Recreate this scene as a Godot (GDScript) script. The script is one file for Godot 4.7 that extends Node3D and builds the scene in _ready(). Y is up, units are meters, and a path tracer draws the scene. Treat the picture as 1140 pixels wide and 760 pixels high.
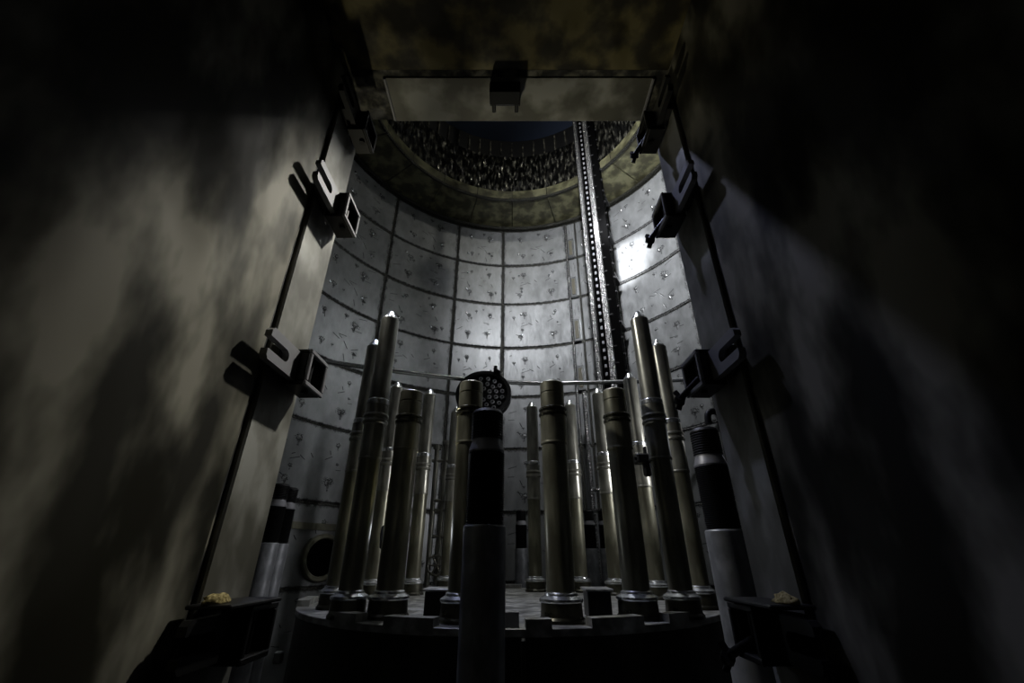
extends Node3D

# Everything is laid out in metres around the tripod: x right, y up from the lens, depth d away from it (world z = -d).
const F := 476.0
const PITCH := 26.9
const CY := 6.5            # depth of the axis of the round chamber
const R := 4.73            # radius of the round chamber
const RU := 3.5            # radius of the shaft above the ledge
const LEDGE := 10.02
const TOP := 12.9
const FLOOR := -2.0
const XL := -1.068         # passage walls
const XR := 0.995
const DO := 2.0            # depth at which the passage opens into the chamber
const H := 2.77            # passage ceiling
const PD := 5.8            # axis of the plinth
const PR := 2.28
const PY := -0.43          # top of the plinth

var rng := RandomNumberGenerator.new()
var M := {}
var used := {}

# ---------------------------------------------------------------- helpers
func P(x: float, y: float, d: float) -> Vector3:
	return Vector3(x, y, -d)

func ray(px: float, py: float) -> Vector3:      # direction of a point of the photograph, as x, up, depth
	var t := deg_to_rad(PITCH)
	var dx := px - 570.0
	var dy := py - 380.0
	return Vector3(dx, F * sin(t) - dy * cos(t), F * cos(t) + dy * sin(t))

func at_height(px: float, py: float, h: float) -> Vector3:
	var r := ray(px, py)
	return P(r.x * h / r.y, h, r.z * h / r.y)

func at_depth(px: float, py: float, d: float) -> Vector3:
	var r := ray(px, py)
	return P(r.x * d / r.z, r.y * d / r.z, d)

func cyl(deg: float, r: float, y: float, d0 := CY) -> Vector3:   # a point on a circle round the chamber's axis, 0 at the far side
	var a := deg_to_rad(deg)
	return P(r * sin(a), y, d0 + r * cos(a))

func mb() -> SurfaceTool:
	var st := SurfaceTool.new()
	st.begin(Mesh.PRIMITIVE_TRIANGLES)
	return st

func numbered(n: String) -> String:
	var k: int = used.get(n, 0)
	used[n] = k + 1
	return n if k == 0 else "%s_%03d" % [n, k]

func done(st: SurfaceTool, m: Material, tangents := false) -> ArrayMesh:
	st.generate_normals()
	if tangents:
		st.generate_tangents()
	var me: ArrayMesh = st.commit()
	me.surface_set_material(0, m)
	return me

func part(called: String, st: SurfaceTool, m: Material, parent: Node) -> MeshInstance3D:
	var o := MeshInstance3D.new()
	o.name = called
	o.mesh = done(st, m)
	parent.add_child(o, true)
	return o

func thing(called: String, label: String, category: String, at := Vector3.ZERO, group := "") -> Node3D:
	var o := Node3D.new()
	o.name = numbered(called)
	add_child(o, true)
	o.position = at
	tag(o, label, category, group)
	return o

func tag(o: Node, label: String, category: String, group := "") -> void:
	o.set_meta("label", label)
	o.set_meta("category", category)
	if group != "":
		o.set_meta("group", group)

func struct(called: String, label: String, category: String) -> Node3D:
	var o := Node3D.new()
	o.name = numbered(called)
	add_child(o, true)
	tag(o, label, category)
	o.set_meta("kind", "structure")
	return o

func tri(st: SurfaceTool, a: Vector3, b: Vector3, c: Vector3, out: Vector3) -> void:
	if (c - a).cross(b - a).dot(out) < 0.0:
		var t := b
		b = c
		c = t
	st.add_vertex(a)
	st.add_vertex(b)
	st.add_vertex(c)

func quad(st: SurfaceTool, a: Vector3, b: Vector3, c: Vector3, d: Vector3, out: Vector3) -> void:
	tri(st, a, b, c, out)
	tri(st, a, c, d, out)

func box(st: SurfaceTool, at: Vector3, size: Vector3, ch := 0.0, b := Basis.IDENTITY) -> void:
	st.set_smooth_group(-1)
	var h := size * 0.5
	if ch <= 0.0:
		ch = minf(minf(h.x, h.y), h.z) * 0.06
	var v := func(s: Vector3, k: int) -> Vector3:
		var p := Vector3(s.x * (h.x - ch), s.y * (h.y - ch), s.z * (h.z - ch))
		p[k] = s[k] * h[k]
		return at + b * p
	for k in 3:
		var i := (k + 1) % 3
		var j := (k + 2) % 3
		for s in [-1.0, 1.0]:
			var q := []
			for e in [[-1.0, -1.0], [1.0, -1.0], [1.0, 1.0], [-1.0, 1.0]]:
				var c := Vector3.ZERO
				c[k] = s
				c[i] = e[0]
				c[j] = e[1]
				q.append(v.call(c, k))
			var n := Vector3.ZERO
			n[k] = s
			quad(st, q[0], q[1], q[2], q[3], b * n)
			for s2 in [-1.0, 1.0]:                       # edges between face k and face i
				var c0 := Vector3.ZERO
				c0[k] = s
				c0[i] = s2
				c0[j] = -1.0
				var c1 := c0
				c1[j] = 1.0
				var m := Vector3.ZERO
				m[k] = s
				m[i] = s2
				quad(st, v.call(c0, k), v.call(c1, k), v.call(c1, i), v.call(c0, i), b * m)
	for x in [-1.0, 1.0]:
		for y in [-1.0, 1.0]:
			for z in [-1.0, 1.0]:
				var c := Vector3(x, y, z)
				tri(st, v.call(c, 0), v.call(c, 1), v.call(c, 2), b * c)

# profile: (radius, height) from the bottom up; turned about the y axis of b
func lathe(st: SurfaceTool, prof: Array, seg := 28, at := Vector3.ZERO, b := Basis.IDENTITY) -> void:
	for i in prof.size() - 1:
		st.set_smooth_group(i + 1)
		var p0: Vector2 = prof[i]
		var p1: Vector2 = prof[i + 1]
		for j in seg:
			var a0 := TAU * j / seg
			var a1 := TAU * (j + 1) / seg
			var q0 := at + b * Vector3(p0.x * cos(a0), p0.y, p0.x * sin(a0))
			var q1 := at + b * Vector3(p0.x * cos(a1), p0.y, p0.x * sin(a1))
			var q2 := at + b * Vector3(p1.x * cos(a1), p1.y, p1.x * sin(a1))
			var q3 := at + b * Vector3(p1.x * cos(a0), p1.y, p1.x * sin(a0))
			if p0.x > 1e-5:
				st.add_vertex(q0)
				st.add_vertex(q1)
				st.add_vertex(q2)
			if p1.x > 1e-5:
				st.add_vertex(q0)
				st.add_vertex(q2)
				st.add_vertex(q3)

func tube(st: SurfaceTool, pts: Array, r: float, seg := 12) -> void:
	var up := Vector3.UP
	var rings := []
	for i in pts.size():
		var t: Vector3 = (pts[mini(i + 1, pts.size() - 1)] - pts[maxi(i - 1, 0)]).normalized()
		if absf(t.dot(up)) > 0.95:
			up = Vector3.RIGHT
		var u := t.cross(up).normalized()
		var w := t.cross(u).normalized()
		up = -w
		var ring := []
		for j in seg:
			var a := TAU * j / seg
			ring.append(pts[i] + (u * cos(a) + w * sin(a)) * r)
		rings.append(ring)
	for i in pts.size() - 1:
		st.set_smooth_group(1)
		for j in seg:
			var k := (j + 1) % seg
			var out: Vector3 = rings[i][j] + rings[i][k] - pts[i] * 2.0
			quad(st, rings[i][j], rings[i][k], rings[i + 1][k], rings[i + 1][j], out)
	st.set_smooth_group(-1)
	for e in [0, pts.size() - 1]:
		var o: Vector3 = pts[0] - pts[1] if e == 0 else pts[e] - pts[e - 1]
		for j in seg:
			tri(st, pts[e], rings[e][j], rings[e][(j + 1) % seg], o)

# a flat outline (u, v) thickened along an
func extrude(st: SurfaceTool, poly: PackedVector2Array, o: Vector3, au: Vector3, av: Vector3, an: Vector3, depth: float) -> void:
	st.set_smooth_group(-1)
	var idx := Geometry2D.triangulate_polygon(poly)
	var q := func(p: Vector2, k: float) -> Vector3: return o + au * p.x + av * p.y + an * (k * depth)
	for i in range(0, idx.size(), 3):
		tri(st, q.call(poly[idx[i]], 0.0), q.call(poly[idx[i + 1]], 0.0), q.call(poly[idx[i + 2]], 0.0), -an)
		tri(st, q.call(poly[idx[i]], 1.0), q.call(poly[idx[i + 1]], 1.0), q.call(poly[idx[i + 2]], 1.0), an)
	var cw := Geometry2D.is_polygon_clockwise(poly)
	for i in poly.size():
		var a := poly[i]
		var b := poly[(i + 1) % poly.size()]
		var e := b - a
		var n := Vector2(e.y, -e.x) if not cw else Vector2(-e.y, e.x)
		quad(st, q.call(a, 0.0), q.call(b, 0.0), q.call(b, 1.0), q.call(a, 1.0), au * n.x + av * n.y)

# a block bent round an axis at depth d0: from angle a0 to a1, radius r0 to r1, height y0 to y1
func arc_block(st: SurfaceTool, a0: float, a1: float, r0: float, r1: float, y0: float, y1: float, d0: float, step := 3.0) -> void:
	var n := maxi(1, int(ceil(absf(a1 - a0) / step)))
	for i in n:
		var b0 := a0 + (a1 - a0) * i / n
		var b1 := a0 + (a1 - a0) * (i + 1) / n
		var mid := cyl((b0 + b1) * 0.5, 1.0, 0.0, 0.0)
		st.set_smooth_group(1)
		quad(st, cyl(b0, r0, y0, d0), cyl(b1, r0, y0, d0), cyl(b1, r0, y1, d0), cyl(b0, r0, y1, d0), -mid)
		st.set_smooth_group(2)
		quad(st, cyl(b0, r1, y0, d0), cyl(b1, r1, y0, d0), cyl(b1, r1, y1, d0), cyl(b0, r1, y1, d0), mid)
		st.set_smooth_group(3)
		quad(st, cyl(b0, r0, y1, d0), cyl(b1, r0, y1, d0), cyl(b1, r1, y1, d0), cyl(b0, r1, y1, d0), Vector3.UP)
		st.set_smooth_group(4)
		quad(st, cyl(b0, r0, y0, d0), cyl(b1, r0, y0, d0), cyl(b1, r1, y0, d0), cyl(b0, r1, y0, d0), Vector3.DOWN)
	st.set_smooth_group(-1)
	for e in [[a0, -1.0], [a1, 1.0]]:
		var t: Vector3 = (cyl(e[0] + 1.0, 1.0, 0.0, 0.0) - cyl(e[0], 1.0, 0.0, 0.0)) * float(e[1]) * signf(a1 - a0)
		quad(st, cyl(e[0], r0, y0, d0), cyl(e[0], r1, y0, d0), cyl(e[0], r1, y1, d0), cyl(e[0], r0, y1, d0), t)

# ---------------------------------------------------------------- materials
func noise(freq: float, octaves := 4, seed_ := 1, type := FastNoiseLite.TYPE_SIMPLEX_SMOOTH) -> FastNoiseLite:
	var n := FastNoiseLite.new()
	n.seed = seed_
	n.noise_type = type
	n.frequency = freq
	n.fractal_octaves = octaves
	return n

func ntex(n: FastNoiseLite, size: int, c0: Color, c1: Color, lo := 0.25, hi := 0.75, normal := 0.0) -> NoiseTexture2D:
	var t := NoiseTexture2D.new()
	t.width = size
	t.height = size
	t.seamless = true
	t.noise = n
	if normal > 0.0:
		t.as_normal_map = true
		t.bump_strength = normal
	else:
		var g := Gradient.new()
		g.offsets = PackedFloat32Array([lo, hi])
		g.colors = PackedColorArray([c0, c1])
		t.color_ramp = g
	return t

func metal(c: Color, metallic: float, rough: float) -> StandardMaterial3D:
	var m := StandardMaterial3D.new()
	m.albedo_color = c
	m.metallic = metallic
	m.roughness = rough
	return m

func tri_map(m: StandardMaterial3D, scale: Vector3, world := false) -> StandardMaterial3D:
	m.uv1_triplanar = true
	m.uv1_world_triplanar = world
	m.uv1_scale = scale
	m.uv1_triplanar_sharpness = 4.0
	return m

func stained(c0: Color, c1: Color, metallic: float, r0: float, r1: float, scale: Vector3, freq: float, bump := 0.0, seed_ := 1, world := true, size := 512) -> StandardMaterial3D:
	var m := metal(Color.WHITE, metallic, 1.0)
	m.albedo_texture = ntex(noise(freq, 5, seed_), size, c0, c1, 0.3, 0.7)
	m.roughness_texture = ntex(noise(freq * 0.8, 4, seed_ + 7), size, Color(r0, r0, r0), Color(r1, r1, r1), 0.3, 0.7)
	if bump > 0.0:
		m.normal_enabled = true
		m.normal_texture = ntex(noise(freq * 0.6, 2, seed_ + 13), size, Color.BLACK, Color.WHITE, 0, 1, bump)
	return tri_map(m, scale, world)

# a lining sheet: brushed steel with dented plug welds, runs of wet dirt below them and scratches
func sheet_material(k: int) -> StandardMaterial3D:
	var S := 320
	var r := RandomNumberGenerator.new()
	r.seed = 400 + k
	var alb := Image.create(S, S, false, Image.FORMAT_RGB8)
	var hgt := Image.create(S, S, false, Image.FORMAT_RGB8)
	var rgh := Image.create(S, S, false, Image.FORMAT_RGB8)
	var n1 := noise(0.012, 4, 20 + k)
	var n2 := noise(0.05, 3, 60 + k)
	var n3 := noise(0.16, 2, 90 + k)
	var spots := []
	for u in [0.27, 0.73]:
		for v in [0.26, 0.72]:
			spots.append(Vector3(S * (u + r.randf_range(-0.05, 0.05)), S * (v + r.randf_range(-0.05, 0.05)), r.randf_range(8.0, 17.0)))
	for i in 3:
		spots.append(Vector3(S * r.randf_range(0.1, 0.9), S * r.randf_range(0.1, 0.9), r.randf_range(4.0, 8.0)))
	for y in S:
		for x in S:
			var a := n1.get_noise_2d(x, y * 0.5)
			var b := n2.get_noise_2d(x, y * 0.3)
			var c := n3.get_noise_2d(x, y)
			var g := 0.74 + 0.10 * a + 0.035 * b + 0.015 * c
			var edge := minf(minf(x, S - x), minf(y, S - y)) / 22.0
			var dirt := clampf(0.7 - edge * 1.6 + 0.8 * b + 0.4 * c, 0.0, 1.0) * 0.6
			var hh := 0.5 + 0.035 * a + 0.02 * b
			var ro := 0.42 + 0.07 * a + 0.03 * b
			for s: Vector3 in spots:
				var dx: float = x - s.x
				var dy: float = y - s.y
				var e := sqrt(dx * dx + dy * dy) / s.z
				if e < 1.6:
					hh += 0.22 * exp(-e * e * 2.5) * (1.0 + c)
					dirt = maxf(dirt, smoothstep(1.3, 0.7, e + 1.1 * c + 0.5 * b) * smoothstep(0.2, 0.9, e + b) * 0.7)
				if dy > 0.0 and dy < s.z * 3.0 and absf(dx + b * 5.0) < s.z * 0.42 * (1.0 - dy / (s.z * 6.0)):
					dirt = maxf(dirt, 0.6 * (0.5 + c))
					hh += 0.05
			g *= 1.0 - dirt
			ro += dirt * 0.3
			alb.set_pixel(x, y, Color(g * 0.985, g, g * 0.99))
			hgt.set_pixel(x, y, Color(hh, hh, hh))
			rgh.set_pixel(x, y, Color(ro, ro, ro))
	for i in 9:                                       # scratches
		var x := r.randf_range(20, S - 60)
		var y := r.randf_range(20, S - 60)
		var an := r.randf_range(-0.7, 1.6)
		for q in int(r.randf_range(10, 46)):
			var xx := int(clampf(x + cos(an) * q, 1, S - 2))
			var yy := int(clampf(y + sin(an) * q, 1, S - 2))
			alb.fill_rect(Rect2i(xx, yy, 2, 2), Color(0.16, 0.16, 0.15))
			hgt.fill_rect(Rect2i(xx, yy, 2, 2), Color(0.35, 0.35, 0.35))
	hgt.bump_map_to_normal_map(9.0)
	var m := metal(Color(0.74, 0.74, 0.745), 0.6, 1.0)
	m.albedo_texture = ImageTexture.create_from_image(alb)
	m.roughness_texture = ImageTexture.create_from_image(rgh)
	m.normal_enabled = true
	m.normal_texture = ImageTexture.create_from_image(hgt)
	return m

func make_materials() -> void:
	for k in 4:
		M["sheet%d" % k] = sheet_material(k)
	M.backing = stained(Color(0.05, 0.05, 0.04), Color(0.3, 0.3, 0.27), 0.6, 0.25, 0.6, Vector3(1.5, 1.5, 1.5), 0.05, 9.0, 3)
	M.passage = stained(Color(0.12, 0.117, 0.09), Color(0.50, 0.49, 0.44), 0.2, 0.45, 0.7, Vector3(0.36, 0.18, 0.36), 0.011, 2.0, 5)
	M.passage.metallic_specular = 0.25
	M.ceiling = stained(Color(0.14, 0.125, 0.07), Color(0.40, 0.37, 0.24), 0.35, 0.4, 0.7, Vector3(0.5, 0.5, 0.5), 0.012, 3.0, 15)
	M.strip = stained(Color(0.36, 0.355, 0.32), Color(0.58, 0.58, 0.55), 0.3, 0.4, 0.55, Vector3(0.5, 0.3, 0.5), 0.010, 2.0, 9)
	M.groove = stained(Color(0.03, 0.03, 0.022), Color(0.40, 0.39, 0.34), 0.2, 0.5, 0.8, Vector3(0.8, 0.5, 0.8), 0.016, 3.0, 11)
	M.wet = stained(Color(0.07, 0.07, 0.06), Color(0.60, 0.59, 0.53), 0.7, 0.22, 0.55, Vector3(0.45, 0.12, 0.45), 0.034, 12.0, 21)
	M.wet.albedo_texture.color_ramp.offsets = PackedFloat32Array([0.5, 0.85])  # pale streaks are the glints, put into the colour of the wet wall
	M.soffit = stained(Color(0.24, 0.235, 0.17), Color(0.42, 0.415, 0.31), 0.3, 0.3, 0.6, Vector3(0.5, 0.5, 0.5), 0.008, 2.0, 23)
	M.lid = metal(Color(0.16, 0.20, 0.27), 0.0, 0.7)
	M.black = metal(Color(0.015, 0.015, 0.015), 0.1, 0.6)
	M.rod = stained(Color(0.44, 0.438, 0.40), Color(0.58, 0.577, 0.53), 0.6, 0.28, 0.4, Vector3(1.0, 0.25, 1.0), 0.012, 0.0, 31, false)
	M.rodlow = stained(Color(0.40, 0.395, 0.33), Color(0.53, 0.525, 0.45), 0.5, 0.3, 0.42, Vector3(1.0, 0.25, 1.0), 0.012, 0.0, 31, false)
	M.bright = metal(Color(0.74, 0.75, 0.75), 0.92, 0.26)
	M.flange = stained(Color(0.20, 0.197, 0.16), Color(0.32, 0.317, 0.27), 0.75, 0.25, 0.4, Vector3(0.8, 0.8, 0.8), 0.012, 0.0, 41, false)
	M.stud = stained(Color(0.44, 0.45, 0.46), Color(0.55, 0.56, 0.57), 0.3, 0.4, 0.55, Vector3(1.0, 0.5, 1.0), 0.015, 1.5, 43, false)
	M.thread = metal(Color(0.022, 0.022, 0.024), 0.2, 0.5)
	M.plinth = stained(Color(0.09, 0.09, 0.065), Color(0.18, 0.175, 0.13), 0.35, 0.4, 0.65, Vector3(0.4, 0.25, 0.4), 0.012, 2.0, 47)
	M.plate = stained(Color(0.42, 0.42, 0.40), Color(0.64, 0.64, 0.62), 0.4, 0.3, 0.5, Vector3(0.6, 0.6, 0.6), 0.015, 2.0, 51)  # lit tops of plinth and guide blocks are put into this pale colour
	M.clamp = metal(Color(0.15, 0.15, 0.15), 0.6, 0.42)
	M.clampface = metal(Color(0.52, 0.52, 0.53), 0.25, 0.42)  # pale copy of the clamp metal: lit clamp faces painted in
	M.bolt = metal(Color(0.07, 0.07, 0.075), 0.6, 0.4)
	M.rail = stained(Color(0.22, 0.22, 0.22), Color(0.75, 0.75, 0.74), 0.85, 0.22, 0.5, Vector3(1.4, 1.4, 1.4), 0.05, 10.0, 57)
	M.grille = metal(Color(0.06, 0.06, 0.07), 0.7, 0.38)
	M.floor = stained(Color(0.05, 0.05, 0.04), Color(0.16, 0.16, 0.13), 0.3, 0.35, 0.7, Vector3(0.5, 0.5, 0.5), 0.02, 4.0, 61)
	M.crust = stained(Color(0.45, 0.40, 0.22), Color(0.72, 0.66, 0.45), 0.0, 0.8, 0.95, Vector3(3, 3, 3), 0.05, 6.0, 63)
	M.matte_black = metal(Color(0.012, 0.012, 0.012), 0.0, 0.9)  # dull black of the column parts and of the dark inside the nozzle
	M.matte_black.metallic_specular = 0.1
	M.inset = metal(Color(0.36, 0.35, 0.30), 0.3, 0.45)
	M.glow = metal(Color.WHITE, 0.0, 0.5)
	M.glow.emission_enabled = true
	M.glow.emission = Color(0.92, 0.95, 1.0)
	M.glow.emission_energy_multiplier = 6.0

# ---------------------------------------------------------------- unseen lamps
func unseen_bulb_lamp(label: String, at: Vector3, energy: float, color: Color) -> void:   # an unseen bulb on a cable, placed to light the upper shaft
	var t := thing("unseen_bulb_lamp", label, "lamp", at)
	var b := mb()
	lathe(b, [Vector2(0, -0.09), Vector2(0.05, -0.08), Vector2(0.08, -0.03), Vector2(0.08, 0.02), Vector2(0.04, 0.08), Vector2(0, 0.08)], 16)
	part("bulb", b, M.glow, t)
	var s := mb()
	lathe(s, [Vector2(0, 0.08), Vector2(0.045, 0.08), Vector2(0.045, 0.18), Vector2(0, 0.2)], 12)
	part("socket", s, M.black, t)
	var c := mb()
	tube(c, [Vector3(0, 0.19, 0), Vector3(0, TOP - at.y, 0)], 0.012, 8)
	part("cable", c, M.black, t)
	var l := OmniLight3D.new()
	l.name = "lamp_light"
	l.light_energy = energy
	l.light_color = color
	l.light_size = 0.06
	l.omni_range = 30.0
	l.omni_attenuation = 2.0
	l.shadow_enabled = true
	t.add_child(l, true)

func unseen_flood_lamp(label: String, at: Vector3, aim: Vector3, energy: float, color: Color, angle: float, soft: float, wall: Vector3) -> void:  # a housed floodlight out of view, placed for what it lights
	var t := thing("unseen_flood_lamp", label, "lamp", at)
	var b := Basis.looking_at(aim - at, Vector3.UP)
	var h := mb()
	box(h, b * Vector3(0, 0, 0.10), Vector3(0.26, 0.2, 0.14), 0.02, b)
	part("housing", h, M.black, t)
	var g := mb()
	box(g, b * Vector3(0, 0, 0.022), Vector3(0.22, 0.16, 0.015), 0.003, b)
	part("glass", g, M.glow, t)
	var a := mb()
	tube(a, [b * Vector3(0, 0, 0.15), wall - at], 0.025, 8)
	part("arm", a, M.black, t)
	var l := SpotLight3D.new()
	l.name = "lamp_light"
	l.light_energy = energy
	l.light_color = color
	l.light_size = 0.16
	l.spot_range = 30.0
	l.spot_attenuation = 2.0
	l.spot_angle = angle
	l.spot_angle_attenuation = soft
	l.shadow_enabled = true
	t.add_child(l, true)
	l.basis = b

# ---------------------------------------------------------------- the setting
func build_passage() -> void:
	var z0 := -1.6
	var t := 0.3
	var len := DO - z0
	var mid := (DO + z0) * 0.5
	var hh := H - FLOOR
	var g0 := 1.655            # the gate strip runs from here to the opening
	for s in [-1, 1]:
		var x: float = XL if s < 0 else XR
		var w := struct("wall_left" if s < 0 else "wall_right", "stained dark steel %s wall of the passage" % ("left" if s < 0 else "right"), "wall")
		var st := mb()
		box(st, P(x + s * t * 0.5, FLOOR + hh * 0.5, (z0 + g0) * 0.5), Vector3(t, hh, g0 - z0), 0.004)
		part("sheet", st, M.passage, w)
		var gr := mb()
		box(gr, P(x + s * (t * 0.5 - 0.001), FLOOR + hh * 0.5, g0 + 0.017), Vector3(t - 0.02, hh, 0.04), 0.002)
		part("groove", gr, M.groove, w)
		var tr := struct("trim_1" if s < 0 else "trim_2", "pale steel gate frame strip along the %s edge of the opening" % ("left" if s < 0 else "right"), "frame")
		var ts := mb()
		box(ts, P(x + s * (t * 0.5 - 0.012), FLOOR + hh * 0.5, (g0 + 0.03 + DO) * 0.5), Vector3(t, hh, DO - g0 - 0.03), 0.008)
		part("strip", ts, M.strip, tr)
	var c := struct("ceiling", "brown stained steel ceiling of the passage", "ceiling")
	var cs := mb()
	box(cs, P((XL + XR) * 0.5, H + 0.15, (z0 + g0) * 0.5), Vector3(XR - XL + 2 * t, 0.3, g0 - z0), 0.004)
	part("sheet", cs, M.ceiling, c)
	var cg := mb()
	box(cg, P((XL + XR) * 0.5, H + 0.139, g0 + 0.012), Vector3(XR - XL + 2 * t, 0.28, 0.05), 0.002)
	part("groove", cg, M.groove, c)  # flush dark strip, painted for the soft shade before the lintel
	var lt := struct("trim_3", "pale steel gate frame strip under the lintel", "frame")
	var ls := mb()
	box(ls, P((XL + XR) * 0.5, H + 0.162, (g0 + 0.03 + DO) * 0.5), Vector3(XR - XL + 2 * t, 0.3, DO - g0 - 0.03), 0.004)
	part("lintel", ls, M.groove, lt)
	var lp := mb()
	box(lp, P(0.045, H + 0.004, (g0 + 0.03 + DO) * 0.5), Vector3(1.74, 0.024, DO - g0 - 0.035), 0.004)
	part("strip", lp, M.strip, lt)
	var lb := mb()
	for x in [-0.825, 0.915]:
		box(lb, P(x, H - 0.004, (g0 + 0.03 + DO) * 0.5), Vector3(0.02, 0.02, DO - g0 - 0.04), 0.005)
	part("edge_bar", lb, M.clampface, lt)
	var wb := struct("wall_back", "dark steel wall closing the passage behind", "wall")
	var bs := mb()
	box(bs, P((XL + XR) * 0.5, FLOOR + hh * 0.5, z0 - 0.15), Vector3(XR - XL + 2 * t, hh + 0.3, 0.3), 0.004)
	part("sheet", bs, M.passage, wb)

func sheet_mesh(width: float, height: float, gap: float) -> ArrayMesh:
	# a slightly raised lining sheet centred on angle 0 of the chamber wall, chamfered all round
	var st := mb()
	var n := maxi(3, int(width / 3.0))
	var ga := rad_to_deg(gap / R)
	var a0 := -width * 0.5 + ga * 0.5
	var a1 := width * 0.5 - ga * 0.5
	var ca := rad_to_deg(0.02 / R)
	var y0 := gap * 0.5
	var y1 := height - gap * 0.5
	var rf := R - 0.028
	var uvv := func(a: float, y: float) -> Vector2: return Vector2((a - a0) / (a1 - a0), 1.0 - (y - y0) / (y1 - y0))
	var put := func(a: float, r: float, y: float) -> void:
		st.set_uv(uvv.call(a, y))
		st.add_vertex(cyl(a, r, y, 0.0))
	for i in n:
		var b0 := a0 + ca + (a1 - a0 - 2 * ca) * i / n
		var b1 := a0 + ca + (a1 - a0 - 2 * ca) * (i + 1) / n
		st.set_smooth_group(1)
		# seen from the axis the angle grows to the right: clockwise is left-bottom, left-top, right-top, right-bottom
		for q in [[b0, y0 + 0.02], [b0, y1 - 0.02], [b1, y1 - 0.02], [b0, y0 + 0.02], [b1, y1 - 0.02], [b1, y0 + 0.02]]:
			put.call(q[0], rf, q[1])
		st.set_smooth_group(2)
		for q in [[b0, rf, y1 - 0.02], [b0, R, y1], [b1, R, y1], [b0, rf, y1 - 0.02], [b1, R, y1], [b1, rf, y1 - 0.02]]:
			put.call(q[0], q[1], q[2])
		st.set_smooth_group(3)
		for q in [[b0, R, y0], [b0, rf, y0 + 0.02], [b1, rf, y0 + 0.02], [b0, R, y0], [b1, rf, y0 + 0.02], [b1, R, y0]]:
			put.call(q[0], q[1], q[2])
	st.set_smooth_group(4)
	for q in [[a0, R, y0], [a0, R, y1], [a0 + ca, rf, y1 - 0.02], [a0, R, y0], [a0 + ca, rf, y1 - 0.02], [a0 + ca, rf, y0 + 0.02]]:
		put.call(q[0], q[1], q[2])
	st.set_smooth_group(5)
	for q in [[a1 - ca, rf, y0 + 0.02], [a1 - ca, rf, y1 - 0.02], [a1, R, y1], [a1 - ca, rf, y0 + 0.02], [a1, R, y1], [a1, R, y0]]:
		put.call(q[0], q[1], q[2])
	st.generate_normals()
	st.generate_tangents()
	return st.commit()

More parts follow.
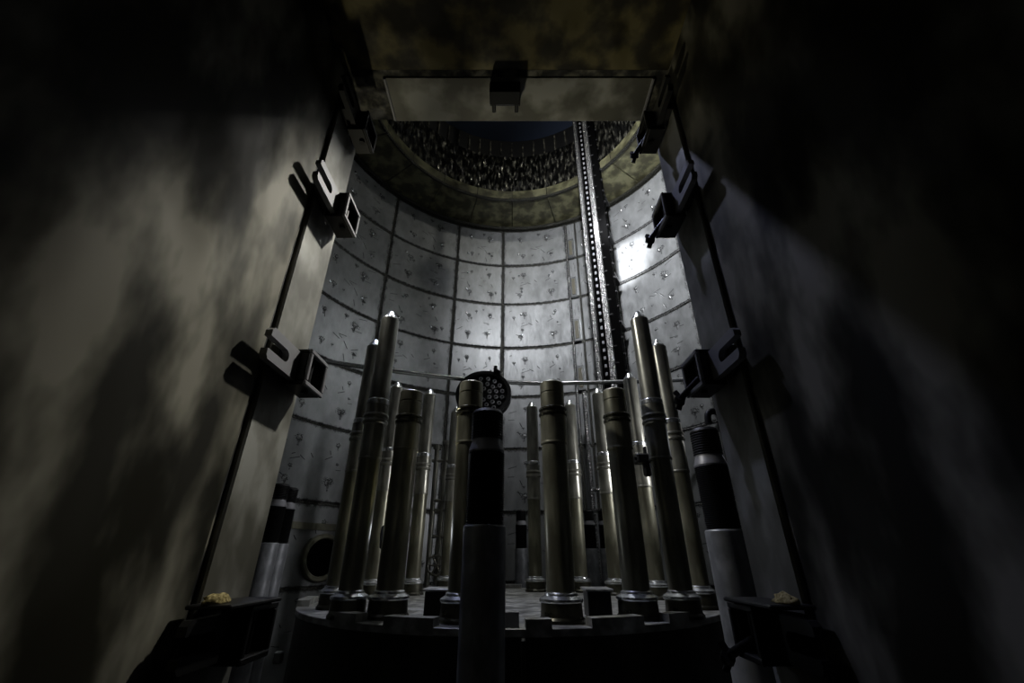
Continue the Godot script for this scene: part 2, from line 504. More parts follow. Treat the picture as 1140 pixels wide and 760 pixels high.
func build_chamber() -> void:
	var wall := struct("wall_round", "tall round chamber wall lined with riveted steel sheets", "wall")
	var half := rad_to_deg(asin(1.2 / R))
	var sh := mb()
	arc_block(sh, -180.0 + half, 180.0 - half, R, R + 0.25, FLOOR, LEDGE + 0.4, CY, 4.0)
	arc_block(sh, 180.0 - half, 180.0 + half, R, R + 0.25, H + 0.31, LEDGE + 0.4, CY, 4.0)
	part("backing", sh, M.backing, wall)
	var seams := [-123.0, -98.0, -73.0, -47.5, -21.5, -3.5, 21.8, 25.6, 36.0, 39.2, 64.0, 89.0, 114.0]
	var rows := [FLOOR, -0.5, 0.99, 2.53, 3.965, 5.46, 6.95, 8.41, 9.85]
	var cache := {}
	for i in seams.size() - 1:
		for j in rows.size() - 1:
			var w: float = seams[i + 1] - seams[i]
			var h: float = rows[j + 1] - rows[j]
			var a: float = (seams[i] + seams[i + 1]) * 0.5
			var key := "%.1f %.2f" % [w, h]
			if not cache.has(key):
				cache[key] = sheet_mesh(w, h, 0.055)
			var o := MeshInstance3D.new()
			o.name = "sheet"
			o.mesh = cache[key]
			o.material_override = M["sheet%d" % ((i * 7 + j * 5 + (i * j) % 3) % 4)]
			wall.add_child(o, true)
			o.position = P(0, rows[j], CY)
			o.basis = Basis(Vector3.UP, deg_to_rad(-a + rng.randf_range(-0.12, 0.12)))
			o.rotate_object_local(Vector3.RIGHT, deg_to_rad(rng.randf_range(-0.1, 0.1)))
			if j >= 5 and a > -75 and a < 70 and w > 10:
				var rv := mb()
				for u in [-0.24, 0.22]:
					for v in [0.28, 0.72]:
						var p := cyl(w * (u + rng.randf_range(-0.03, 0.03)), R - 0.026, h * (v + rng.randf_range(-0.04, 0.04)), 0.0)
						var inward := Vector3(-p.x, 0, -p.z).normalized()
						var bs := Basis(inward.cross(Vector3.UP).normalized() * -1.0, inward, Vector3.UP)
						lathe(rv, [Vector2(0.045, 0), Vector2(0.038, 0.018), Vector2(0.02, 0.03), Vector2(0, 0.034)], 8, p, bs)
				var rp := part("rivets", rv, M.bright, o)
				rp.set_meta("kind", "stuff")
	for j in range(2, rows.size() - 1):                   # weld beads that catch the light, right of the guide column
		var bead := mb()
		var pts := []
		for k in 26:
			pts.append(cyl(37.0 + k * 2.0, R - 0.012, rows[j] + rng.randf_range(-0.008, 0.008)))
		tube(bead, pts, 0.022, 8)
		part("weld_bead", bead, M.rail, wall)
	for a in [21.8, 36.0, 39.2]:
		var bead := mb()
		var pts := []
		for k in 40:
			pts.append(cyl(a + rng.randf_range(-0.1, 0.1), R - 0.012, 2.6 + k * 0.185))
		tube(bead, pts, 0.02, 8)
		part("weld_bead", bead, M.rail, wall)
	# the flange round the foot of the ledge
	var fl := mb()
	arc_block(fl, -166.0, 166.0, R - 0.12, R, LEDGE - 0.16, LEDGE - 0.08, CY, 3.0)
	arc_block(fl, -166.0, 166.0, R - 0.06, R, LEDGE - 0.08, LEDGE, CY, 3.0)
	part("flange_ring", fl, M.backing, wall)
	var bd := mb()
	arc_block(bd, -86.0, -40.0, R - 0.10, R - 0.03, 0.50, 0.62, CY, 3.0)
	part("pipe_band", bd, M.rodlow, wall)
	var led := struct("trim_4", "ring shaped ledge below the upper shaft", "ledge")
	for i in 20:
		var a0 := -180.0 + i * 18.0 + 0.1
		var lg := mb()
		arc_block(lg, a0 + 0.12, a0 + 17.8, RU - 0.02, R + 0.25, LEDGE + rng.randf_range(-0.012, 0.012), LEDGE + 0.4, CY, 3.0)
		part("soffit_plate", lg, M.soffit, led)
	var lip := mb()
	arc_block(lip, -180.0, 180.0, RU - 0.05, RU, LEDGE - 0.03, LEDGE + 0.06, CY, 3.0)
	part("lip", lip, M.backing, led)
	var up := struct("wall_upper", "dark wet wall of the upper shaft with glints painted into its runs", "wall")
	for i in 16:
		var a0 := -180.0 + i * 22.5 + 6.0
		var us := mb()
		arc_block(us, a0 + 0.1, a0 + 22.4, RU, RU + 0.25, LEDGE + 0.4, 11.98, CY, 2.5)
		arc_block(us, a0 + 0.25, a0 + 22.25, RU - 0.012, RU, LEDGE + 0.08, 11.98, CY, 2.5)
		part("shaft_plate", us, M.wet, up)
	var bk := mb()
	arc_block(bk, -180.0, 180.0, RU + 0.1, RU + 0.3, 11.98, TOP + 0.02, CY, 4.0)
	part("collar", bk, M.black, up)
	for i in 30:
		var rb := mb()
		var a := -90.0 + i * 6.0
		arc_block(rb, a - 0.35, a + 0.35, RU - 0.03, RU + 0.1, 11.98, TOP - 0.25, CY)
		part("rib", rb, M.groove, up)
	var lid := struct("ceiling_shaft", "dim blue grey cover over the top of the shaft", "ceiling")
	var ls := mb()
	lathe(ls, [Vector2(0, 0), Vector2(RU + 0.3, 0), Vector2(RU + 0.3, 0.2), Vector2(0, 0.2)], 64, P(0, TOP, CY))
	part("cover", ls, M.lid, lid)
	var fs := struct("floor", "dark wet flange floor around the plinth", "floor")
	var fm := mb()
	lathe(fm, [Vector2(0, FLOOR - 0.2), Vector2(R + 0.25, FLOOR - 0.2), Vector2(R + 0.25, FLOOR), Vector2(0, FLOOR)], 64, P(0, 0, CY))
	box(fm, P((XL + XR) * 0.5, FLOOR - 0.1, 0.2), Vector3(XR - XL + 0.6, 0.2, 3.6), 0.002)
	part("plate", fm, M.floor, fs)
	# nozzle in the wall, low on the left
	var noz := thing("nozzle", "round black nozzle opening low in the chamber wall at left", "pipe opening")
	var a := -52.7
	var c := cyl(a, R - 0.05, 0.02)
	var inward := (P(0, 0.02, CY) - c).normalized()
	var b := Basis(inward.cross(Vector3.UP).normalized() * -1.0, inward, Vector3.UP)
	var nr := mb()
	lathe(nr, [Vector2(0.33, -0.05), Vector2(0.42, -0.05), Vector2(0.42, 0.07), Vector2(0.40, 0.09), Vector2(0.35, 0.09), Vector2(0.33, 0.07), Vector2(0.33, -0.05)], 40, c, b)
	part("rim", nr, M.rodlow, noz)
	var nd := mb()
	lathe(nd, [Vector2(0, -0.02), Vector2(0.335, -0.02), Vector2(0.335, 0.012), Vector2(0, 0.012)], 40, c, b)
	part("bore_shade", nd, M.matte_black, noz)  # flat black disc stands for the shade inside the opening

# ---------------------------------------------------------------- plinth with the rods
func plinth_angle(px: float) -> float:                 # where a column of the photograph meets the plinth's front rim
	var r := ray(px, 694.0)
	var az := atan2(r.x, r.z)
	var s := PD * sin(az)
	var t := PD * cos(az) - sqrt(maxf(0.0001, PR * PR - s * s))
	return rad_to_deg(atan2(t * sin(az), t * cos(az) - PD))

func build_plinth() -> void:
	var t := thing("plinth", "round dark plinth with a notched pale rim carrying the upright rods", "plinth", P(0, FLOOR, PD))
	var b := mb()
	lathe(b, [Vector2(0, 0), Vector2(PR, 0), Vector2(PR, PY - FLOOR - 0.05), Vector2(PR - 0.02, PY - FLOOR - 0.05), Vector2(0, PY - FLOOR - 0.05)], 96)
	part("body", b, M.plinth, t)
	var p := mb()
	lathe(p, [Vector2(0, -0.05), Vector2(PR + 0.01, -0.05), Vector2(PR + 0.015, -0.045), Vector2(PR + 0.015, -0.005), Vector2(PR + 0.01, 0), Vector2(0, 0)], 96, Vector3(0, PY - FLOOR, 0))
	part("top_plate", p, M.plate, t)
	var segs := [[367, 397], [428, 483], [585, 614], [658, 716], [744, 779]]
	for s in segs:
		var a0 := plinth_angle(s[0])
		var a1 := plinth_angle(s[1])
		if a1 - a0 > 180.0:
			a1 -= 360.0
		if a0 - a1 > 180.0:
			a0 -= 360.0
		var st := mb()
		arc_block(st, a0, a1, PR - 0.10, PR + 0.018, PY - FLOOR - 0.05, PY - FLOOR + 0.055, 0.0, 2.0)
		part("rim_block", st, M.plate, t)
	for i in 9:
		var st := mb()
		arc_block(st, -110.0 + i * 25.0, -96.0 + i * 25.0, PR - 0.10, PR + 0.018, PY - FLOOR - 0.05, PY - FLOOR + 0.055, 0.0, 2.0)
		part("rim_block", st, M.plate, t)
	# the guide on the plinth's front, between the nearest stud and the rods
	var g := mb()
	for s in [-0.075, 0.075]:
		box(g, Vector3(s, PY - FLOOR - 0.55, PR + 0.06), Vector3(0.03, 1.0, 0.12), 0.005)
	part("guide_rail", g, M.plinth, t)
	var gp := mb()
	box(gp, Vector3(0.0, PY - FLOOR + 0.02, PR - 0.05), Vector3(0.10, 0.15, 0.02), 0.004)
	part("guide_plate", gp, M.clampface, t)
	for s in [-1.0, 1.0]:
		var lg := mb()
		box(lg, Vector3(s * (PR - 0.03), PY - FLOOR - 0.42, 0.75), Vector3(0.08, 0.10, 0.06), 0.012)
		part("lug", lg, M.plate, t)

func make_pointed(called: String, label: String, px: float, py: float, group: String) -> Node3D:
	var at := at_height(px, py, 2.465)
	var t := thing(called, label, "rod", P(at.x, PY, -at.z), group)
	shoe(t, 0.145)
	var lo := mb()
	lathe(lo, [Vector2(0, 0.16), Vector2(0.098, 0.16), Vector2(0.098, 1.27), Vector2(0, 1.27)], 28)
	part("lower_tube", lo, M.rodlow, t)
	var cl := mb()
	lathe(cl, [Vector2(0, 1.26), Vector2(0.106, 1.26), Vector2(0.108, 1.275), Vector2(0.104, 1.285), Vector2(0.104, 1.60), Vector2(0.118, 1.61), Vector2(0.122, 1.625), Vector2(0.118, 1.64), Vector2(0.108, 1.645), Vector2(0.108, 1.665), Vector2(0.118, 1.67), Vector2(0.121, 1.685), Vector2(0.116, 1.70), Vector2(0.108, 1.705), Vector2(0.108, 1.80), Vector2(0, 1.80)], 28)
	part("collar", cl, M.rod, t)
	var rg := mb()
	lathe(rg, [Vector2(0, 1.80), Vector2(0.104, 1.80), Vector2(0.106, 1.81), Vector2(0.106, 1.845), Vector2(0.10, 1.855), Vector2(0, 1.855)], 28)
	part("joint_ring", rg, M.bright, t)
	var sh := mb()
	lathe(sh, [Vector2(0, 1.85), Vector2(0.096, 1.85), Vector2(0.096, 2.78), Vector2(0.09, 2.79), Vector2(0, 2.79)], 28)
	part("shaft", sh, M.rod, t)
	var ti := mb()
	lathe(ti, [Vector2(0, 2.785), Vector2(0.090, 2.785), Vector2(0.086, 2.80), Vector2(0.03, 2.885), Vector2(0.012, 2.895), Vector2(0, 2.895)], 28)
	part("pointed_tip", ti, M.bright, t)
	return t

func make_blunt(called: String, label: String, px: float, py: float, group: String) -> Node3D:
	var at := at_height(px, py, 1.5)
	var t := thing(called, label, "pipe", P(at.x, PY, -at.z), group)
	shoe(t, 0.162)
	var lo := mb()
	lathe(lo, [Vector2(0, 0.16), Vector2(0.112, 0.16), Vector2(0.112, 1.35), Vector2(0, 1.35)], 28)
	part("lower_tube", lo, M.rodlow, t)
	var up := mb()
	lathe(up, [Vector2(0, 1.34), Vector2(0.118, 1.34), Vector2(0.121, 1.35), Vector2(0.118, 1.365), Vector2(0.118, 1.60), Vector2(0, 1.6)], 28)
	part("sleeve", up, M.rodlow, t)
	var rg := mb()
	lathe(rg, [Vector2(0, 1.60), Vector2(0.124, 1.60), Vector2(0.130, 1.61), Vector2(0.130, 1.625), Vector2(0.118, 1.632), Vector2(0.118, 1.65), Vector2(0.130, 1.657), Vector2(0.130, 1.672), Vector2(0.122, 1.68), Vector2(0, 1.68)], 28)
	part("double_ring", rg, M.flange, t)
	var ca := mb()
	lathe(ca, [Vector2(0, 1.68), Vector2(0.112, 1.68), Vector2(0.112, 1.81), Vector2(0.106, 1.815), Vector2(0.106, 1.825), Vector2(0.112, 1.83), Vector2(0.112, 1.92), Vector2(0.104, 1.93), Vector2(0, 1.93)], 28)
	part("cap", ca, M.rodlow, t)
	return t

func shoe(t: Node3D, r: float) -> void:
	var ba := mb()
	lathe(ba, [Vector2(0, 0), Vector2(r + 0.014, 0), Vector2(r + 0.014, 0.022), Vector2(r + 0.008, 0.03), Vector2(r, 0.04), Vector2(r - 0.006, 0.135), Vector2(0, 0.135)], 32)
	part("shoe", ba, M.flange, t)
	var ri := mb()
	lathe(ri, [Vector2(0, 0.13), Vector2(r + 0.002, 0.13), Vector2(r + 0.008, 0.14), Vector2(r + 0.006, 0.155), Vector2(r - 0.03, 0.175), Vector2(r - 0.035, 0.19), Vector2(r - 0.05, 0.20), Vector2(0, 0.20)], 32)
	part("shoe_ring", ri, M.bright, t)  # bright metal puts the lit top of the shoe into its colour

func build_stud(label: String, px: float, py: float, group: String) -> void:
	var at := at_height(px, py, 0.85)
	var k := 0.85 - FLOOR                                # height of the whole stud
	var t := thing("threaded_stud", label, "stud", P(at.x, FLOOR, -at.z), group)
	var sh := mb()
	lathe(sh, [Vector2(0, 0), Vector2(0.135, 0), Vector2(0.135, 0.1), Vector2(0.122, 0.12), Vector2(0.122, k - 0.69), Vector2(0.116, k - 0.68), Vector2(0, k - 0.68)], 32)
	part("shank", sh, M.stud, t)
	var th := mb()
	th.set_smooth_group(-1)
	var prof := [Vector2(0, k - 0.68)]
	var n := 34
	for i in n:
		var y := k - 0.68 + 0.41 * i / n
		prof.append(Vector2(0.101, y))
		prof.append(Vector2(0.112, y + 0.205 / n))
	prof.append(Vector2(0.106, k - 0.27))
	prof.append(Vector2(0, k - 0.27))
	lathe(th, prof, 32)
	part("lower_thread", th, M.thread, t)
	var co := mb()
	lathe(co, [Vector2(0, k - 0.27), Vector2(0.110, k - 0.27), Vector2(0.112, k - 0.26), Vector2(0.108, k - 0.245), Vector2(0.093, k - 0.20), Vector2(0.093, k - 0.19), Vector2(0, k - 0.19)], 32)
	part("collar", co, M.clampface, t)
	var tt := mb()
	var pr2 := [Vector2(0, k - 0.19)]
	for i in 10:
		var y := k - 0.19 + 0.17 * i / 10.0
		pr2.append(Vector2(0.092, y))
		pr2.append(Vector2(0.101, y + 0.0085))
	pr2.append_array([Vector2(0.10, k - 0.02), Vector2(0.086, k), Vector2(0.03, k), Vector2(0.025, k - 0.02), Vector2(0, k - 0.02)])
	lathe(tt, pr2, 32)
	part("upper_thread", tt, M.thread, t)

# ---------------------------------------------------------------- gate clamps on the frame
func clamp_bracket(label: String, side: int, y: float, rest: bool, d := 1.77) -> void:
	var x: float = XL + 0.012 if side < 0 else XR - 0.012
	var n := Vector3(-side, 0, 0)                          # away from the wall
	var t := thing("gate_clamp", label, "clamp", P(x, y, d), "gate clamps")
	var away := Vector3(0, 0, -1)                          # deeper into the scene
	var up := Vector3.UP
	var face: Material = M.clamp if rest or y > 2.0 else M.clampface  # lit faces painted pale; clamps shaded in the upper corners stay dark
	var st := mb()
	# fork plate: its slot opens towards the passage
	var poly := PackedVector2Array([Vector2(0.03, -0.07), Vector2(0.03, 0.07), Vector2(-0.21, 0.07), Vector2(-0.225, 0.055), Vector2(-0.225, 0.028)])
	for i in 9:
		var a := PI / 2 - PI * i / 8.0
		poly.append(Vector2(-0.09 + 0.028 * cos(a), 0.028 * sin(a)))
	poly.append_array([Vector2(-0.225, -0.028), Vector2(-0.225, -0.055), Vector2(-0.21, -0.07)])
	extrude(st, poly, n * 0.045, away, up, n, 0.03)
	part("fork_plate", st, face, t)
	var pad := mb()
	box(pad, n * 0.023 - away * 0.03, Vector3(0.046, 0.11, 0.12), 0.004)
	part("wall_pad", pad, M.clamp, t)
	# the open box: four walls and a framed mouth
	var bx := mb()
	for s in [-1.0, 1.0]:
		box(bx, n * 0.065 + up * (s * 0.078) + away * 0.12, Vector3(0.10, 0.02, 0.19), 0.004)
	box(bx, n * 0.065 + away * 0.04, Vector3(0.10, 0.136, 0.03), 0.004)
	box(bx, n * 0.065 + away * 0.20, Vector3(0.10, 0.136, 0.03), 0.004)
	part("box", bx, M.clamp, t)
	var fr := mb()
	for s in [-1.0, 1.0]:
		box(fr, n * 0.122 + up * (s * 0.078) + away * 0.12, Vector3(0.016, 0.022, 0.195), 0.004)
		box(fr, n * 0.122 + away * (0.12 + s * 0.086), Vector3(0.016, 0.134, 0.022), 0.004)
	part("mouth_frame", fr, face, t)
	var pin := mb()
	tube(pin, [n * 0.085 + up * 0.10 + away * 0.12, n * 0.085 - up * 0.10 + away * 0.12], 0.016, 10)
	part("pin", pin, M.bolt, t)
	if side > 0:                                           # the right hand clamps carry their swing bolts
		var sb := mb()
		tube(sb, [n * 0.09 + away * 0.12 - up * 0.02, n * 0.16 - up * 0.09 + away * 0.22], 0.016, 10)
		part("swing_bolt", sb, M.bolt, t)
		var wn := mb()
		var c := n * 0.162 - up * 0.094 + away * 0.223
		lathe(wn, [Vector2(0, -0.016), Vector2(0.028, -0.016), Vector2(0.028, 0.016), Vector2(0, 0.016)], 6, c, Basis(Vector3.RIGHT, 0.9))
		for s in [-1.0, 1.0]:
			tube(wn, [c + up * (s * 0.016), c + up * (s * 0.045) + away * 0.015 + n * 0.01], 0.014, 8)
		part("wing_nut", wn, M.bolt, t)
	if rest:
		var sf := mb()
		box(sf, n * 0.085 + up * 0.10 - away * 0.0, Vector3(0.15, 0.014, 0.34), 0.004)
		part("shelf_plate", sf, M.clamp, t)

func lintel_clamp() -> void:
	var t := thing("gate_clamp", "dark gate clamp fixed under the middle of the lintel", "clamp", P(-0.045, H - 0.01, 1.76), "gate clamps")
	var b := mb()
	box(b, Vector3(0, -0.05, 0), Vector3(0.20, 0.10, 0.10), 0.006)
	part("box", b, M.bolt, t)
	var f := mb()
	for s in [-1.0, 1.0]:
		box(f, Vector3(s * 0.075, -0.055, -0.07), Vector3(0.025, 0.09, 0.07), 0.005)
	part("fork", f, M.clamp, t)
	var p := mb()
	tube(p, [Vector3(-0.1, -0.06, -0.06), Vector3(0.1, -0.06, -0.06)], 0.016, 10)
	part("pin", p, M.bolt, t)

func crust(label: String, at: Vector3) -> void:
	var t := thing("debris_lump", label, "debris", at)
	var st := mb()
	var nz := noise(6.0, 3, 77)
	var rings := []
	for i in 9:
		var ring := []
		for j in 14:
			var th := PI * i / 8.0
			var ph := TAU * j / 14.0
			var v := Vector3(sin(th) * cos(ph), cos(th), sin(th) * sin(ph))
			v *= 1.0 + 0.55 * nz.get_noise_3d(v.x + at.x, v.y, v.z)
			ring.append(Vector3(v.x * 0.03, maxf(v.y * 0.02, -0.008) + 0.008, v.z * 0.06))
		rings.append(ring)
	st.set_smooth_group(1)
	for i in 8:
		for j in 14:
			var k := (j + 1) % 14
			var out: Vector3 = rings[i][j] + rings[i + 1][k] - Vector3(0, 0.02, 0)
			tri(st, rings[i][j], rings[i][k], rings[i + 1][k], out)
			tri(st, rings[i][j], rings[i + 1][k], rings[i + 1][j], out)
	part("crust", st, M.crust, t)

# ---------------------------------------------------------------- fittings in the chamber
func build_mast() -> void:
	# the perforated guide column that runs down the far wall
	var top := at_depth(655, 140, 8.95)
	var x := 2.26
	var d := 8.95
	var y0 := 3.25
	var y1 := TOP
	var t := thing("guide_column", "tall black and steel guide column with a perforated channel against the far wall", "column", P(x, y0, d))
	var b := Basis(Vector3.UP, deg_to_rad(-28.0))
	var h := y1 - y0
	var mid := Vector3(0, h * 0.5, 0)
	var sl := mb()
	box(sl, mid + b * Vector3(-0.27, 0, 0), Vector3(0.10, h, 0.20), 0.01, b)
	part("stringer", sl, M.rail, t)
	var sr := mb()
	box(sr, mid + b * Vector3(0.23, 0, -0.02), Vector3(0.20, h, 0.22), 0.01, b)
	part("stringer", sr, M.matte_black, t)
	var ch := mb()
	box(ch, mid + b * Vector3(-0.13, 0, -0.06), Vector3(0.18, h, 0.04), 0.01, b)
	part("channel", ch, M.matte_black, t)
	var ed := mb()
	box(ed, mid + b * Vector3(0.05, 0, 0.06), Vector3(0.13, h, 0.16), 0.008, b)
	part("face_bar", ed, M.rail, t)
	var n := int(h / 0.2)
	for i in n:
		var sp := mb()
		var y := 0.1 + i * h / n
		box(sp, Vector3(0, y, 0) + b * Vector3(-0.13, 0, -0.035), Vector3(0.055, 0.085, 0.03), 0.006, b)
		part("slot_plate", sp, M.clampface, t)
	for i in int(h / 0.42):
		var tb := mb()
		var y := 0.25 + i * 0.42
		box(tb, Vector3(0, y, 0) + b * Vector3(0.15, 0, 0.08), Vector3(0.12, 0.05, 0.06), 0.01, b)
		box(tb, Vector3(0, y + 0.2, 0) + b * Vector3(0.345, 0, 0.05), Vector3(0.06, 0.06, 0.06), 0.01, b)
		part("tooth", tb, M.bolt, t)
	for i in 5:
		var br := mb()
		var y := 0.6 + i * 1.45
		box(br, Vector3(0, y, 0) + b * Vector3(0, 0, -0.6), Vector3(0.5, 0.08, 1.0), 0.01, b)
		part("wall_bracket", br, M.black, t)
	# bright cover strips on the wall to either side of the column
	for k in 4:
		var a := 23.7
		var y := 4.35 + k * 1.47
		var c := thing("cover_box", "narrow pale cover box left of the guide column, %s" % ["lowest of four", "second lowest of four", "third lowest of four", "highest of four"][k], "cover", cyl(a, R - 0.07, y), "cover boxes beside the guide column")
		c.rotation_degrees.y = -a
		var cb := mb()
		box(cb, Vector3.ZERO, Vector3(0.2, 0.72, 0.1), 0.012)
		part("body", cb, M.bright, c)
		var cd := mb()
		box(cd, Vector3(0.0, 0, 0.055), Vector3(0.1, 0.56, 0.02), 0.006)
		part("inset", cd, M.inset, c)

func build_rail() -> void:
	var t := thing("cross_pipe", "long thin steel pipe spanning the chamber behind the rod tips", "pipe")
	var pts := []
	var y := 3.25
	for q in [[349.5, 400.4], [407.4, 408.7], [460, 415.5], [511.6, 421.5], [568, 425.5], [602, 426.5], [652.6, 425.8], [690.5, 424.8], [743, 423.3], [770, 422]]:
		var r := ray(q[0], q[1])
		pts.append(P(r.x * y / r.y, y, r.z * y / r.y))
	var first: Vector3 = pts[0]
	var l0: Vector3 = first + (first - pts[1]).normalized() * 0.55
	pts.push_front(l0)
	var last: Vector3 = pts[pts.size() - 1]
	pts.append(last + (last - pts[pts.size() - 2]).normalized() * 0.75)
	var c := Curve3D.new()
	for i in pts.size():
		var h: Vector3 = (pts[mini(i + 1, pts.size() - 1)] - pts[maxi(i - 1, 0)]) / 6.0
		c.add_point(pts[i], -h, h)
	c.bake_interval = 0.25
	var st := mb()
	tube(st, Array(c.get_baked_points()), 0.046, 12)
	part("pipe", st, M.bright, t)
	for e in [0, pts.size() - 1]:
		var p: Vector3 = pts[e]
		var o := (Vector3(p.x, 0, p.z) - P(0, 0, CY))
		var q := P(0, 0, CY) + o.normalized() * R
		var s := mb()
		tube(s, [p, Vector3(q.x, p.y, q.z)], 0.05, 10)
		part("wall_stub", s, M.clamp, t)
	# the perforated disc hanging on the pipe
	var w := thing("perforated_disc", "round black perforated disc hanging on the cross pipe behind the nearest stud", "disc", at_depth(538.5, 440, 7.95))
	var b := Basis(Vector3.RIGHT, PI / 2.0 - 0.25)
	var pl := mb()
	lathe(pl, [Vector2(0, -0.03), Vector2(0.50, -0.03), Vector2(0.50, 0.03), Vector2(0, 0.03)], 56, Vector3.ZERO, b)
	part("plate", pl, M.grille, w)
	var rm := mb()
	lathe(rm, [Vector2(0.455, -0.06), Vector2(0.535, -0.06), Vector2(0.545, -0.04), Vector2(0.545, 0.08), Vector2(0.53, 0.10), Vector2(0.465, 0.10), Vector2(0.455, 0.09), Vector2(0.455, -0.06)], 64, Vector3.ZERO, b)
	part("rim", rm, M.bolt, w)
	for ring in [[0.13, 6], [0.25, 12], [0.37, 16]]:
		for i in ring[1]:
			var a: float = TAU * (i + 0.5) / ring[1]
			var hm := mb()
			lathe(hm, [Vector2(0.024, 0), Vector2(0.042, 0), Vector2(0.042, 0.03), Vector2(0.036, 0.036), Vector2(0.026, 0.036), Vector2(0.024, 0.03), Vector2(0.024, 0)], 12, b * Vector3(cos(a) * ring[0], 0.028, sin(a) * ring[0]), b)
			part("hole_rim", hm, M.clampface, w)
	for i in 8:
		var a := TAU * i / 8.0 + 0.2
		var sp := mb()
		box(sp, b * (Vector3(cos(a), 0, sin(a)) * 0.25 + Vector3(0, 0.04, 0)), Vector3(0.36, 0.025, 0.016), 0.004, b * Basis(Vector3.UP, -a))
		part("spoke", sp, M.clamp, w)
	var lu := mb()
	box(lu, Vector3(0.26, 0.50, -0.02), Vector3(0.16, 0.09, 0.12), 0.02, Basis(Vector3.BACK, -0.5))
	tube(lu, [Vector3(0.22, 0.53, -0.02), Vector3(0.22, 0.63, -0.02)], 0.04, 10)
	tube(lu, [Vector3(0, 0.32, -0.03), Vector3(0, 0.32, -0.22)], 0.05, 10)
	part("lug", lu, M.bolt, w)

func block(label: String, px: float, py: float) -> void:
	var at := at_height(px, py, -0.22)
	var t := thing("guide_block", label, "block", P(at.x, PY, -at.z + 0.14), "guide blocks on the plinth")
	var b := mb()
	box(b, Vector3(0, 0.095, 0), Vector3(0.19, 0.19, 0.26), 0.008)
	part("body", b, M.bolt, t)
	var p := mb()
	box(p, Vector3(0, 0.2, 0), Vector3(0.23, 0.02, 0.30), 0.006)
	part("cap_plate", p, M.plate, t)

func build_pipes() -> void:
	var t := thing("instrument_pipes", "pair of thin instrument pipes with cross rungs behind the left rods", "pipes", P(0, FLOOR, 0))
	var d := 8.75
	var o := P(0, FLOOR, 0)
	for q in [[497.0, 492.0], [487.0, 497.0]]:
		var a := at_depth(q[0], q[1], d)
		var st := mb()
		tube(st, [Vector3(a.x, FLOOR, a.z) - o, a - o], 0.05, 12)
		lathe(st, [Vector2(0, -0.06), Vector2(0.08, -0.06), Vector2(0.08, 0.02), Vector2(0, 0.02)], 12, a - o)
		part("pipe", st, M.rod, t)
	for py in [513.0, 557.0, 568.0, 597.0]:
		var a := at_depth(481.0, py, d - 0.02)
		var b := at_depth(500.0, py, d - 0.02)
		var st := mb()
		tube(st, [a - o, b - o], 0.03, 8)
		part("rung", st, M.rod, t)
	var vh := mb()
	var c := at_depth(486.0, 629.0, d - 0.15) - o
	for i in 16:
		var a0 := TAU * i / 16.0
		var a1 := TAU * (i + 1) / 16.0
		tube(vh, [c + Vector3(cos(a0), sin(a0), 0) * 0.16, c + Vector3(cos(a1), sin(a1), 0) * 0.16], 0.022, 6)
	for i in 3:
		var a := PI * i / 3.0
		tube(vh, [c - Vector3(cos(a), sin(a), 0) * 0.16, c + Vector3(cos(a), sin(a), 0) * 0.16], 0.016, 6)
	tube(vh, [c, c + Vector3(0, 0, -0.16)], 0.03, 8)
	part("handwheel", vh, M.rod, t)
	# thin pipe right of the middle
	var s := thing("drain_pipe", "single thin pipe with a side branch on the far wall below the guide column", "pipe", P(0, FLOOR, 0))
	var p := at_depth(650.0, 436.0, 9.9)
	var st2 := mb()
	tube(st2, [Vector3(p.x, FLOOR, p.z) - o, p - o], 0.055, 12)
	part("pipe", st2, M.rail, s)
	var q := at_depth(657.0, 545.0, 9.9)
	var st3 := mb()
	tube(st3, [Vector3(p.x, q.y, p.z) - o, Vector3(p.x + 0.32, q.y, p.z) - o, Vector3(p.x + 0.36, q.y - 0.06, p.z) - o, Vector3(p.x + 0.36, q.y - 0.5, p.z) - o], 0.04, 10)
	part("branch", st3, M.rail, s)
	# bent pipe behind the right stud
	var h := thing("bent_pipe", "dark hooked pipe rising behind the threaded stud by the right frame", "pipe", P(0, FLOOR, 0))
	var hp := at_depth(788.0, 470.0, 4.95)
	var arc := [Vector3(hp.x + 0.17, FLOOR, hp.z) - o]
	for i in 9:
		var a := PI * i / 8.0
		arc.append(Vector3(hp.x + 0.09 + 0.08 * cos(a), hp.y + 0.05 + 0.09 * sin(a), hp.z) - o)
	arc.append(Vector3(hp.x + 0.01, hp.y - 0.02, hp.z) - o)
	var st4 := mb()
	tube(st4, arc, 0.04, 12)
	part("pipe", st4, M.clamp, h)

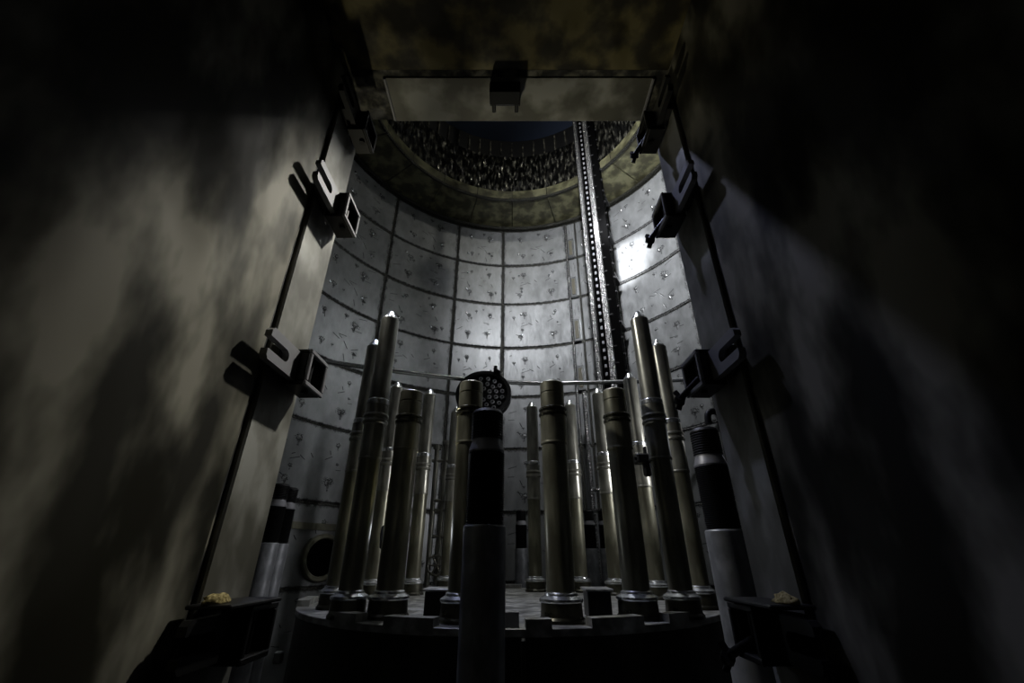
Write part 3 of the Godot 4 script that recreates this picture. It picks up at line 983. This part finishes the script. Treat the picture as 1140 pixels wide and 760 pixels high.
# ---------------------------------------------------------------- the scene
func _ready() -> void:
	rng.seed = 11
	var cam := Camera3D.new()
	cam.name = "camera"
	cam.fov = rad_to_deg(2.0 * atan(380.0 / F))
	cam.near = 0.05
	cam.far = 100.0
	cam.rotation_degrees = Vector3(PITCH, 0, 0)
	add_child(cam)
	cam.current = true
	var we := WorldEnvironment.new()
	we.name = "environment"
	var env := Environment.new()
	env.background_mode = Environment.BG_COLOR
	env.background_color = Color(0.0, 0.0, 0.0)
	env.ambient_light_source = Environment.AMBIENT_SOURCE_DISABLED
	env.tonemap_mode = Environment.TONE_MAPPER_LINEAR
	env.tonemap_exposure = 1.0
	env.sdfgi_enabled = true
	env.ssao_enabled = true
	env.ssil_enabled = true
	we.environment = env
	add_child(we)
	make_materials()
	unseen_flood_lamp("unseen floodlight high in the shaft, placed to light the right passage wall", P(-2.4, 9.6, 5.15), P(0.995, 0.8, 1.5), 24.0, Color(0.80, 0.83, 1.0), 30.0, 0.4, P(-2.4, TOP, 5.3))  # out of view, placed so the lintel shades the right wall
	unseen_flood_lamp("unseen floodlight on an arm, placed to light the left passage wall", P(3.2, 7.0, 5.3), P(-1.07, 1.0, 1.92), 64.0, Color(1.0, 0.985, 0.95), 6.8, 1.0, cyl(104.0, R, 7.1))  # out of view, lights the left wall and its clamps
	unseen_flood_lamp("unseen floodlight in the shaft, placed to light the lining sheets right of the guide column", P(1.25, 8.3, 5.0), P(3.9, 7.8, 9.1), 80.0, Color(0.97, 0.975, 1.0), 68.0, 1.0, P(1.2, TOP, 4.9))  # out of view, brightens the far wall towards the right
	unseen_bulb_lamp("unseen bare bulb close under the shaft cover, placed to light the upper shaft", P(0.4, 12.2, 5.2), 2.6, Color(1.0, 0.99, 0.94))  # unseen, raises the glints above the ledge
	unseen_flood_lamp("unseen narrow spotlight in the shaft, placed to make the white spot right of the guide column", P(0.95, 8.5, 4.9), P(3.33, 7.52, 9.86), 280.0, Color(0.97, 0.975, 1.0), 9.0, 0.8, P(0.9, TOP, 4.8))  # unseen, its beam alone makes the white patch on the lining
	unseen_flood_lamp("unseen floodlight in the shaft, placed to light the plinth from above", P(-0.3, 10.9, 6.6), P(0, PY, 5.3), 34.0, Color(0.97, 0.98, 1.0), 17.0, 0.6, P(-0.35, TOP, 6.65))  # unseen, lights rod tips and the plinth rim
	unseen_flood_lamp("unseen small floodlight behind the left blunt pipe, placed to light the lintel", P(-1.13, 0.25, 4.55), P(0.0, 2.77, 1.72), 6.0, Color(1.0, 0.97, 0.85), 21.0, 0.9, P(-1.13, PY, 4.62))  # hidden by the pipe, lights lintel and passage ceiling
	unseen_flood_lamp("unseen small floodlight left of the opening, placed to light the rods and studs", P(-2.5, 4.2, 3.4), P(1.3, 0.8, 4.3), 8.0, Color(1.0, 0.99, 0.97), 24.0, 0.8, cyl(-122.0, R, 4.3))  # hidden by the left frame, lights left edges of the right rods
	unseen_flood_lamp("unseen small floodlight right of the opening, placed to light across the rods", P(3.4, 1.5, 5.3), P(-1.0, 1.7, 6.6), 7.5, Color(0.98, 0.98, 1.0), 46.0, 0.8, cyl(104.0, R, 1.6))  # hidden by the right frame, puts highlights along the rods

	build_passage()
	build_chamber()
	build_plinth()
	build_mast()
	build_rail()

	var gp := "slender rods with pointed tips"
	make_pointed("pointed_rod", "tallest pointed steel rod on the left side, in front", 436, 347, gp)
	make_pointed("pointed_rod", "pointed rod half hidden behind the tallest left rod", 419, 378, gp)
	make_pointed("pointed_rod", "pointed rod standing between the tallest left rod and the blunt pipe", 443, 425, gp)
	make_pointed("pointed_rod", "pointed rod just right of the left blunt pipe", 479, 433, gp)
	make_pointed("pointed_rod", "thin bright pointed rod rising left of the perforated disc", 508.5, 453, gp)
	make_pointed("pointed_rod", "pointed rod just left of the central blunt pipe", 592, 447, gp)
	make_pointed("pointed_rod", "pointed rod just right of the central blunt pipe", 634, 445, gp)
	make_pointed("pointed_rod", "pointed rod left of the right blunt pipe, below the guide column", 665, 432, gp)
	make_pointed("pointed_rod", "pointed rod behind the black hose clamp, right of the right blunt pipe", 700, 415, gp)
	make_pointed("pointed_rod", "tallest pointed steel rod on the right side, in front", 710, 347, gp)
	make_pointed("pointed_rod", "pointed rod half hidden behind the tallest right rod", 731, 378, gp)
	var gb := "thick blunt topped pipes"
	make_blunt("blunt_pipe", "thick blunt pipe with double ring on the left side", 458.5, 437, gb)
	make_blunt("blunt_pipe", "thick blunt pipe directly behind the nearest threaded stud", 525, 427, gb)
	make_blunt("blunt_pipe", "thick blunt pipe in the middle, right of the perforated disc", 614, 427, gb)
	make_blunt("blunt_pipe", "thick blunt pipe with double ring on the right, below the guide column", 683, 435, gb)
	var gs := "threaded flange studs"
	build_stud("nearest threaded stud with black threads, standing in the middle foreground", 543, 458, gs)
	build_stud("ribbed threaded stud close to the right frame of the opening", 783, 478, gs)
	build_stud("threaded stud at far left, the outer of the pair", 314, 539, gs)
	build_stud("threaded stud at far left, the inner of the pair", 324, 543, gs)
	build_stud("small distant threaded stud seen just left of the middle rods", 580, 568, gs)
	build_stud("small distant threaded stud right of the middle, left one of two", 655, 568, gs)
	build_stud("small distant threaded stud right of the middle, right one of two", 671, 568, gs)

	block("black guide block between the left blunt pipe and the nearest stud", 486, 655)
	block("black guide block between the middle and right blunt pipes", 667, 655)
	var hc := thing("hose_clamp", "black clamp gripping the tallest right rod at mid height", "clamp", at_depth(716, 511, 4.35))
	var hs := mb()
	box(hs, Vector3(0, 0, 0), Vector3(0.16, 0.09, 0.16), 0.015)
	box(hs, Vector3(0.02, -0.1, 0.02), Vector3(0.07, 0.14, 0.07), 0.015)
	box(hs, Vector3(0.03, 0.08, 0.0), Vector3(0.03, 0.09, 0.05), 0.01)
	part("jaw", hs, M.bolt, hc)
	var hb := mb()
	tube(hb, [Vector3(-0.1, 0, 0.04), Vector3(0.1, 0.01, 0.04)], 0.02, 8)
	part("bolt", hb, M.clamp, hc)

	build_pipes()
	clamp_bracket("forked gate clamp on the left frame, highest, in the corner under the lintel", -1, 2.5, false)
	clamp_bracket("forked gate clamp on the left frame, upper one with a pale open mouth", -1, 1.78, false)
	clamp_bracket("forked gate clamp on the left frame at the height of the cross pipe", -1, 0.785, false)
	clamp_bracket("large dark gate clamp low on the left frame", -1, -0.24, true)
	clamp_bracket("gate clamp on the right frame, highest, in the corner under the lintel", 1, 2.5, false)
	clamp_bracket("gate clamp with wing nut on the right frame, upper one", 1, 1.78, false)
	clamp_bracket("gate clamp on the right frame at the height of the cross pipe", 1, 0.785, false)
	clamp_bracket("large dark gate clamp low on the right frame", 1, -0.24, true)
	lintel_clamp()
	crust("yellowish crusty debris lying on the low left gate clamp", P(XL + 0.085, -0.132, 1.66))
	crust("yellowish crusty debris lying on the low right gate clamp", P(XR - 0.085, -0.132, 1.66))
